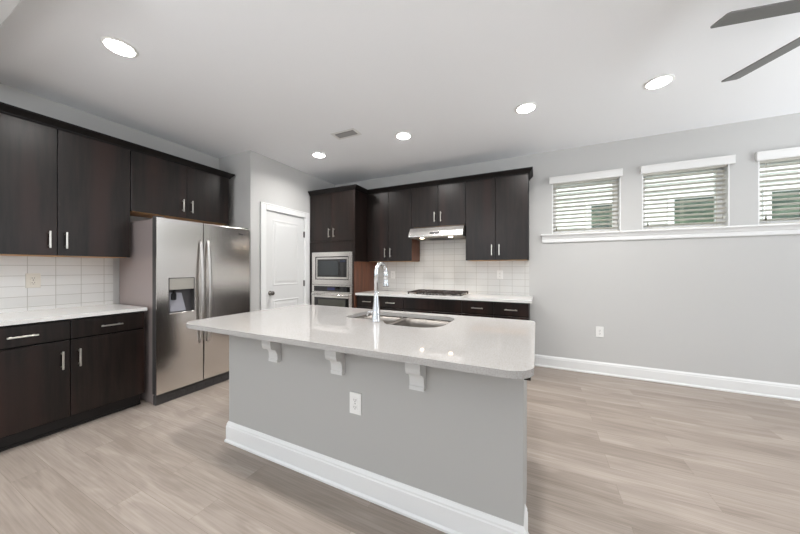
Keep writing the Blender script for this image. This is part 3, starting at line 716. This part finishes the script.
b = MB(); b.box(IX0, SKX0-0.01, PY1, IYB, 0.112, CT0-0.001); b.box(SKX1+0.01, IX1, PY1, IYB, 0.112, CT0-0.001); b.box(SKX0-0.01, SKX1+0.01, PY1, IYB, 0.112, 0.60)
b.box(SKX0-0.01, SKX1+0.01, IYB-0.012, IYB, 0.6, CT0-0.001); b.box(SKX0-0.01, SKX1+0.01, PY1, PY1+0.02, 0.6, CT0-0.001); b.box(IX0+0.02, IX1-0.02, PY1, IYB-0.075, 0, 0.112)
obj('cabinet_box', b, 'cab', t)
us = [-2.02, -1.70, -1.28, -0.88, -0.48, -0.092]
for a, c in zip(us, us[1:]):
    b = MB(); b.box(a+G, c-G, IYB, IYB+0.019, 0.12, 0.708, 0.0018); dd = obj('door', b, 'cab', t)
    b = MB(); b.box(a+G, c-G, IYB, IYB+0.019, 0.716, 0.862, 0.0018); obj('drawer', b, 'cab', t)
b = MB(); b.box(PX1+0.0005, -0.022, 1.352, 1.44, 0.775, CT0-0.001, 0.002); obj('end_filler', b, 'cab', t, 'small dark wood block under the counter corner')
outlet('white outlet plate on the front of the grey island', (-0.917, PY0, 0.502), (0, -1, 0), 'white', 0.078, 0.120)

# sink outline (D-shaped 40/60 double bowl)
def arc(cx, cy, r, a0, a1, n=8): return [(cx+r*math.cos(math.radians(a0+(a1-a0)*i/n)), cy+r*math.sin(math.radians(a0+(a1-a0)*i/n))) for i in range(n+1)]
def smooth(pts, r, n=6):
    out = []; m = len(pts)
    for i in range(m):
        p = Vector(pts[i][:2]); rr = pts[i][2] if len(pts[i]) > 2 else r
        a = Vector(pts[i-1][:2]); c = Vector(pts[(i+1) % m][:2])
        d1 = (a-p).normalized(); d2 = (c-p).normalized(); L = min(rr, (a-p).length*.49, (c-p).length*.49)
        s, e = p+d1*L, p+d2*L
        for k in range(n+1):
            q = k/n; out.append(tuple(s*(1-q)**2+p*2*q*(1-q)+e*q*q))
    return out
cut = smooth([(-1.285, 2.055, .07), (-1.285, 1.712, .08), (-0.945, 1.712, .03), (-0.875, 1.605, .10), (-0.515, 1.605, .26), (-0.515, 2.055, .12)], .05)
o = obj('countertop', MB().hole_plate(rrect(-2.125, -0.007, 1.065, 2.150, [0.12, 0.09, 0.05, 0.05], 8), cut, CT0, CT1), 'quartz')
tag(o, 'large white speckled quartz island top with rounded corners and sink cutout', 'countertop')
for m_ in (o,):
    bv = m_.modifiers.new('edge', 'BEVEL'); bv.width = 0.003; bv.segments = 2; bv.limit_method = 'ANGLE'; bv.angle_limit = math.radians(50)
t = thing('kitchen_sink', 'stainless undermount double-bowl sink set into the island top', 'sink', (-0.9, 1.83, 0.66))
def bowl(outline, depth, name):
    b = MB(); n = len(outline); c = Vector((sum(p[0] for p in outline)/n, sum(p[1] for p in outline)/n)); rings = []
    for sc_, z in ((1.03, CT0-0.0015), (1.0, CT0-0.0016), (0.985, CT0-0.05), (0.97, CT0-depth+0.03), (0.93, CT0-depth+0.008), (0.86, CT0-depth), (0.12, CT0-depth-0.004)):
        rings.append([b.bm.verts.new((c.x+(p[0]-c.x)*sc_, c.y+(p[1]-c.y)*sc_, z)) for p in outline])
    for A, B in zip(rings, rings[1:]):
        for i in range(n):
            f = b.bm.faces.new([A[i], A[(i+1) % n], B[(i+1) % n], B[i]]); f.smooth = True
    b.bm.faces.new(rings[-1])
    w = obj(name, b, 'sinksteel', t)
    so = w.modifiers.new('skin', 'SOLIDIFY'); so.thickness = 0.0012; so.offset = 1
    b = MB(); b.lathe((c.x, c.y, CT0-depth-0.003), (0, 0, 1), [(0.0, 0.002), (0.03, 0.001), (0.042, 0.004), (0.044, 0.0)]); obj('drain', b, 'chrome', w)
    return w
bowl(smooth([(-1.293, 2.062, .07), (-1.293, 1.705, .08), (-0.945, 1.705, .04), (-0.945, 2.062, .06)], .05), 0.19, 'bowl')
bowl(smooth([(-0.912, 2.062, .06), (-0.912, 1.70, .04), (-0.885, 1.597, .10), (-0.507, 1.597, .26), (-0.507, 2.062, .12)], .05), 0.23, 'bowl')
b = MB(); b.box(-0.947, -0.910, 1.72, 2.055, CT0-0.05, CT0-0.004, 0.006, 2); obj('divider', b, 'sinksteel', t)

# faucet
FXp, FYp = -0.972, 1.662
t = thing('faucet', 'tall chrome gooseneck pull-down faucet standing at the island sink', 'faucet', (FXp, FYp, CT1))
b = MB(); b.lathe((FXp, FYp, CT1+0.0004), (0, 0, 1), [(0, 0), (0.031, 0), (0.031, 0.006), (0.028, 0.012), (0.026, 0.05), (0.024, 0.085), (0.018, 0.13), (0.0155, 0.17), (0.0145, 0.20), (0, 0.20)]); obj('base', b, 'chrome', t)
P = [(FXp, FYp, CT1+0.19), (FXp, FYp, CT1+0.328)]; R_ = 0.050; cy = FYp+R_; cz = CT1+0.338
for i in range(17):
    a = math.pi-math.pi*i/16*1.03; P.append((FXp+0.02*(i/16), cy+R_*math.cos(a), cz+R_*math.sin(a)))
b = MB(); b.tube(P, 0.0135, 16); sp = obj('spout', b, 'chrome', t)
e = Vector(P[-1]); dn = Vector((0.02, -0.03, -1)).normalized()
b = MB(); b.lathe(e-dn*0.004, dn, [(0, 0), (0.0155, 0), (0.0165, 0.02), (0.0165, 0.05), (0.015, 0.052), (0.019, 0.075), (0.023, 0.10), (0.0225, 0.108), (0, 0.108)]); obj('spray_head', b, 'chrome', t)
b = MB(); s0 = Vector((FXp, FYp, CT1+0.062)); dl_ = Vector((-1, 0.05, 0)).normalized()
b.cyl(s0+dl_*0.018, dl_, 0.0125, 0.026, seg=18); b.tube([s0+dl_*0.04, s0+dl_*0.06, s0+dl_*0.068+Vector((0, 0, -0.012)), s0+dl_*0.074+Vector((0, 0, -0.03))], 0.006, 10, radii=[0.007, 0.006, 0.0055, 0.005]); obj('lever', b, 'chrome', t)

# ------------------------------------------------------------------ blinds
def blind(label, x0, x1, vx0, vx1):
    t = thing('window_blind', label, 'blind', ((x0+x1)/2, YB+0.05, 1.70), 'blinds in the high windows')
    vz0, vz1 = 2.322, 2.410
    b = MB(); b.box(vx0, vx1, YB-0.030, YB-0.018, vz0, vz1, 0.003); b.box(vx0, vx0+0.012, YB-0.018, YB-0.001, vz0, vz1); b.box(vx1-0.012, vx1, YB-0.018, YB-0.001, vz0, vz1)
    b.box(vx0, vx1, YB-0.034, YB-0.029, vz1-0.016, vz1, 0.002); b.box(vx0, vx1, YB-0.034, YB-0.029, vz0, vz0+0.012, 0.002)
    obj('valance', b, 'val', t)
    sx0, sx1 = x0+0.016, x1-0.016
    b = MB(); b.box(sx0, sx1, YB+0.015, YB+0.070, 2.312, 2.354, 0.002); obj('headrail', b, 'blind', t)
    yc = YB+0.045; n = 12
    for i in range(n):
        z = 1.742+i*0.0485; b = MB(); pr_ = []
        for k in range(5):
            q = -1+k*0.5; pr_.append((yc+q*0.0238, z+0.0016*(1-q*q)-q*0.0062))
        pr_ += [(p, q-0.0028) for p, q in pr_[::-1]]
        b.prism(pr_, lambda p, q, s: (s, p, q), sx0, sx1); obj('slat', b, 'blind', t)
    b = MB(); b.box(sx0, sx1, yc-0.024, yc+0.024, 1.6915, 1.706, 0.003); obj('bottom_rail', b, 'blind', t)
    for x in (sx0+0.075, (sx0+sx1)/2, sx1-0.075):
        b = MB()
        for y in (yc-0.0255, yc+0.0255): b.box(x-0.0011, x+0.0011, y-0.0008, y+0.0008, 1.706, 2.312)
        obj('ladder_cord', b, 'cord', t)
    b = MB(); x = sx0+0.034; b.tube([(x, YB-0.006, 2.315), (x, YB-0.006, 1.775)], 0.0013, 6)
    tc = obj('tilt_cord', b, 'cord', t); b = MB(); b.lathe((x, YB-0.006, 1.775), (0, 0, -1), [(0, 0), (0.004, 0.002), (0.0085, 0.032), (0.006, 0.04), (0, 0.041)], 12); obj('tassel', b, 'tass', tc)
    b = MB(); x = sx1-0.03; b.tube([(x, YB-0.006, 2.315), (x, YB-0.006, 1.80)], 0.0013, 6)
    pc = obj('pull_cord', b, 'cord', t); b = MB(); b.lathe((x, YB-0.006, 1.80), (0, 0, -1), [(0, 0), (0.004, 0.002), (0.0075, 0.028), (0.005, 0.034), (0, 0.035)], 12); obj('tassel', b, 'blind', pc)
VAL = [(0.146, 0.896), (1.060, 1.818), (1.966, 2.726)]
for (a, c), (va, vc), lb in zip(WINS, VAL, ('white slatted blind in the window nearest the kitchen cabinets', 'white slatted blind in the middle of the three high windows', 'white slatted blind in the rightmost high window, cut by the frame')):
    blind(lb, a, c, va, vc)

outlet('white wall outlet low on the grey wall below the high windows', (0.679, YB, 0.503), (0, -1, 0), 'white', 0.078, 0.125)

# ------------------------------------------------------------------ ceiling fixtures
def downlight(x, y, label):
    t = thing('recessed_light', label, 'ceiling light', (x, y, ZC), 'recessed ceiling lights')
    b = MB(); b.lathe((x, y, ZC), (0, 0, -1), [(0.074, 0.0), (0.092, 0.0), (0.094, 0.003), (0.088, 0.008), (0.076, 0.010), (0.074, 0.006)], 40); obj('trim_ring', b, 'white', t)
    b = MB(); b.lathe((x, y, ZC), (0, 0, -1), [(0.076, 0.0), (0.075, 0.008), (0.068, 0.014), (0.0, 0.016)], 40); obj('diffuser', b, 'lamp', t)
    l = bpy.data.lights.new('downlight', 'AREA'); l.shape = 'DISK'; l.size = 0.15; l.energy = LAMP_W; l.color = (1, 0.985, 0.96); l.spread = math.radians(150)
    lo = bpy.data.objects.new('downlight', l); COL.objects.link(lo); lo.location = (x, y, ZC-0.018)
downlight(-2.518, 0.916, 'bright round ceiling light near the upper left, above the left counter aisle')
downlight(-2.562, 2.907, 'bright round ceiling light in front of the oven tower, left of the vent')
downlight(-1.340, 2.894, 'bright round ceiling light right of the vent, before the back cabinets')
downlight(-0.088, 2.882, 'bright round ceiling light in front of the end of the back cabinets')
downlight(0.878, 2.935, 'bright round ceiling light near the windows, left of the fan blades')
downlight(-1.340, 0.916, 'round ceiling light above the near edge of the island, outside the photo')
downlight(-0.088, 0.916, 'round ceiling light above the right island corner, outside the photo')
# vent
t = thing('ceiling_vent', 'small white air vent with dark louvers in the ceiling', 'vent', (-1.895, 2.585, ZC))
vx0, vx1, vy0, vy1 = -2.05, -1.74, 2.505, 2.665
b = MB(); fw = 0.032
for q in ((vx0, vx1, vy0, vy0+fw), (vx0, vx1, vy1-fw, vy1), (vx0, vx0+fw, vy0+fw, vy1-fw), (vx1-fw, vx1, vy0+fw, vy1-fw)): b.box(*q, ZC-0.006, ZC-0.0002, 0.002)
obj('frame', b, 'vent', t)
b = MB(); b.box(vx0+fw, vx1-fw, vy0+fw, vy1-fw, ZC-0.0015, ZC-0.0003); obj('backing', b, 'ventd', t)
for k in range(5):
    y = vy0+fw+0.012+k*0.018; b = MB(); b.prism([(y, ZC-0.002), (y+0.009, ZC-0.0075), (y+0.0105, ZC-0.0065), (y+0.002, ZC-0.0016)], lambda p, q, s: (s, p, q), vx0+fw, vx1-fw); obj('louver', b, plain('louver_grey', srgb(150, 148, 146), 0.5), t)
# fan
FCX, FCY, FZ = 1.38, 2.0, 2.45
t = thing('ceiling_fan', 'ceiling fan with dark grey blades at the upper right', 'fan', (FCX, FCY, FZ))
b = MB(); b.lathe((FCX, FCY, ZC), (0, 0, -1), [(0, 0), (0.07, 0), (0.068, 0.02), (0.05, 0.05), (0.016, 0.06), (0.014, 0.16), (0, 0.16)]); obj('downrod', b, 'fanm', t)
b = MB(); b.lathe((FCX, FCY, FZ+0.14), (0, 0, -1), [(0, 0), (0.05, 0.0), (0.085, 0.03), (0.10, 0.07), (0.10, 0.13), (0.085, 0.17), (0, 0.175)]); obj('motor', b, 'fanm', t)
b = MB(); b.lathe((FCX, FCY, FZ-0.035), (0, 0, -1), [(0, 0), (0.085, 0.0), (0.08, 0.035), (0.05, 0.06), (0, 0.068)]); obj('light_globe', b, plain('frosted_globe', srgb(235, 235, 232), 0.4), t)
PITCH = math.radians(-11.5)
def blade(ang):
    b = MB(); rr = 0.60
    out = [(0.12, -0.045), (0.20, -0.057), (rr-0.010, -0.061), (rr, -0.051), (rr, 0.051), (rr-0.010, 0.061), (0.20, 0.057), (0.12, 0.045)]
    ca, sa = math.cos(ang), math.sin(ang)
    def fn(p, q, s):
        yy = q*math.cos(PITCH)-s*math.sin(PITCH); zz = q*math.sin(PITCH)+s*math.cos(PITCH)
        return (FCX+p*ca-yy*sa, FCY+p*sa+yy*ca, FZ+zz)
    b.prism(out, fn, -0.003, 0.003); bl = obj('blade', b, 'fan', t)
    b = MB()
    b.prism([(0.07, -0.02), (0.19, -0.035), (0.19, 0.035), (0.07, 0.02)], fn, 0.0035, 0.008); obj('blade_bracket', b, 'fanm', bl)
for k in range(5): blade(math.radians(117.8+72*k))

# ------------------------------------------------------------------ outside
g = struct('floor_outside', MB().box(-9, 16, YB+WT+0.05, 20, -0.5, -0.3), 'grass')
NY = 7.0
h = thing('neighbor_house', 'pale neighboring house with dark windows seen through the blinds', 'house', (3, 10, -0.3))
b = MB(); z = -0.3
while z < 4.6:
    b.prism([(NY, z), (NY-0.018, z), (NY-0.004, z+0.152), (NY, z+0.152)], lambda p, q, s: (s, p, q), -6, 12); z += 0.15
b.box(-6, 12, NY, NY+6, -0.3, 4.7); obj('wall', b, 'siding', h)
b = MB(); b.prism([(NY-0.5, 4.6), (NY+3, 6.6), (NY+6.5, 4.6), (NY+6.5, 4.7), (NY+3, 6.8), (NY-0.5, 4.72)], lambda p, q, s: (s, p, q), -6.4, 12.4); obj('roof', b, 'hroof', h)
for gx0, gx1 in ((1.01, 1.86), (2.30, 3.13), (3.53, 4.40)):
    z0, z1 = 1.35, 2.53; f = MB(); fw = 0.09
    f.box(gx0-fw, gx0, NY-0.05, NY-0.015, z0-fw, z1+fw); f.box(gx1, gx1+fw, NY-0.05, NY-0.015, z0-fw, z1+fw); f.box(gx0, gx1, NY-0.05, NY-0.015, z1, z1+fw); f.box(gx0, gx1, NY-0.05, NY-0.015, z0-fw, z0)
    wf = obj('window', f, 'vinyl', h); p = MB(); p.box(gx0, gx1, NY-0.035, NY-0.0185, z0, z1); obj('pane', p, 'pane', wf)
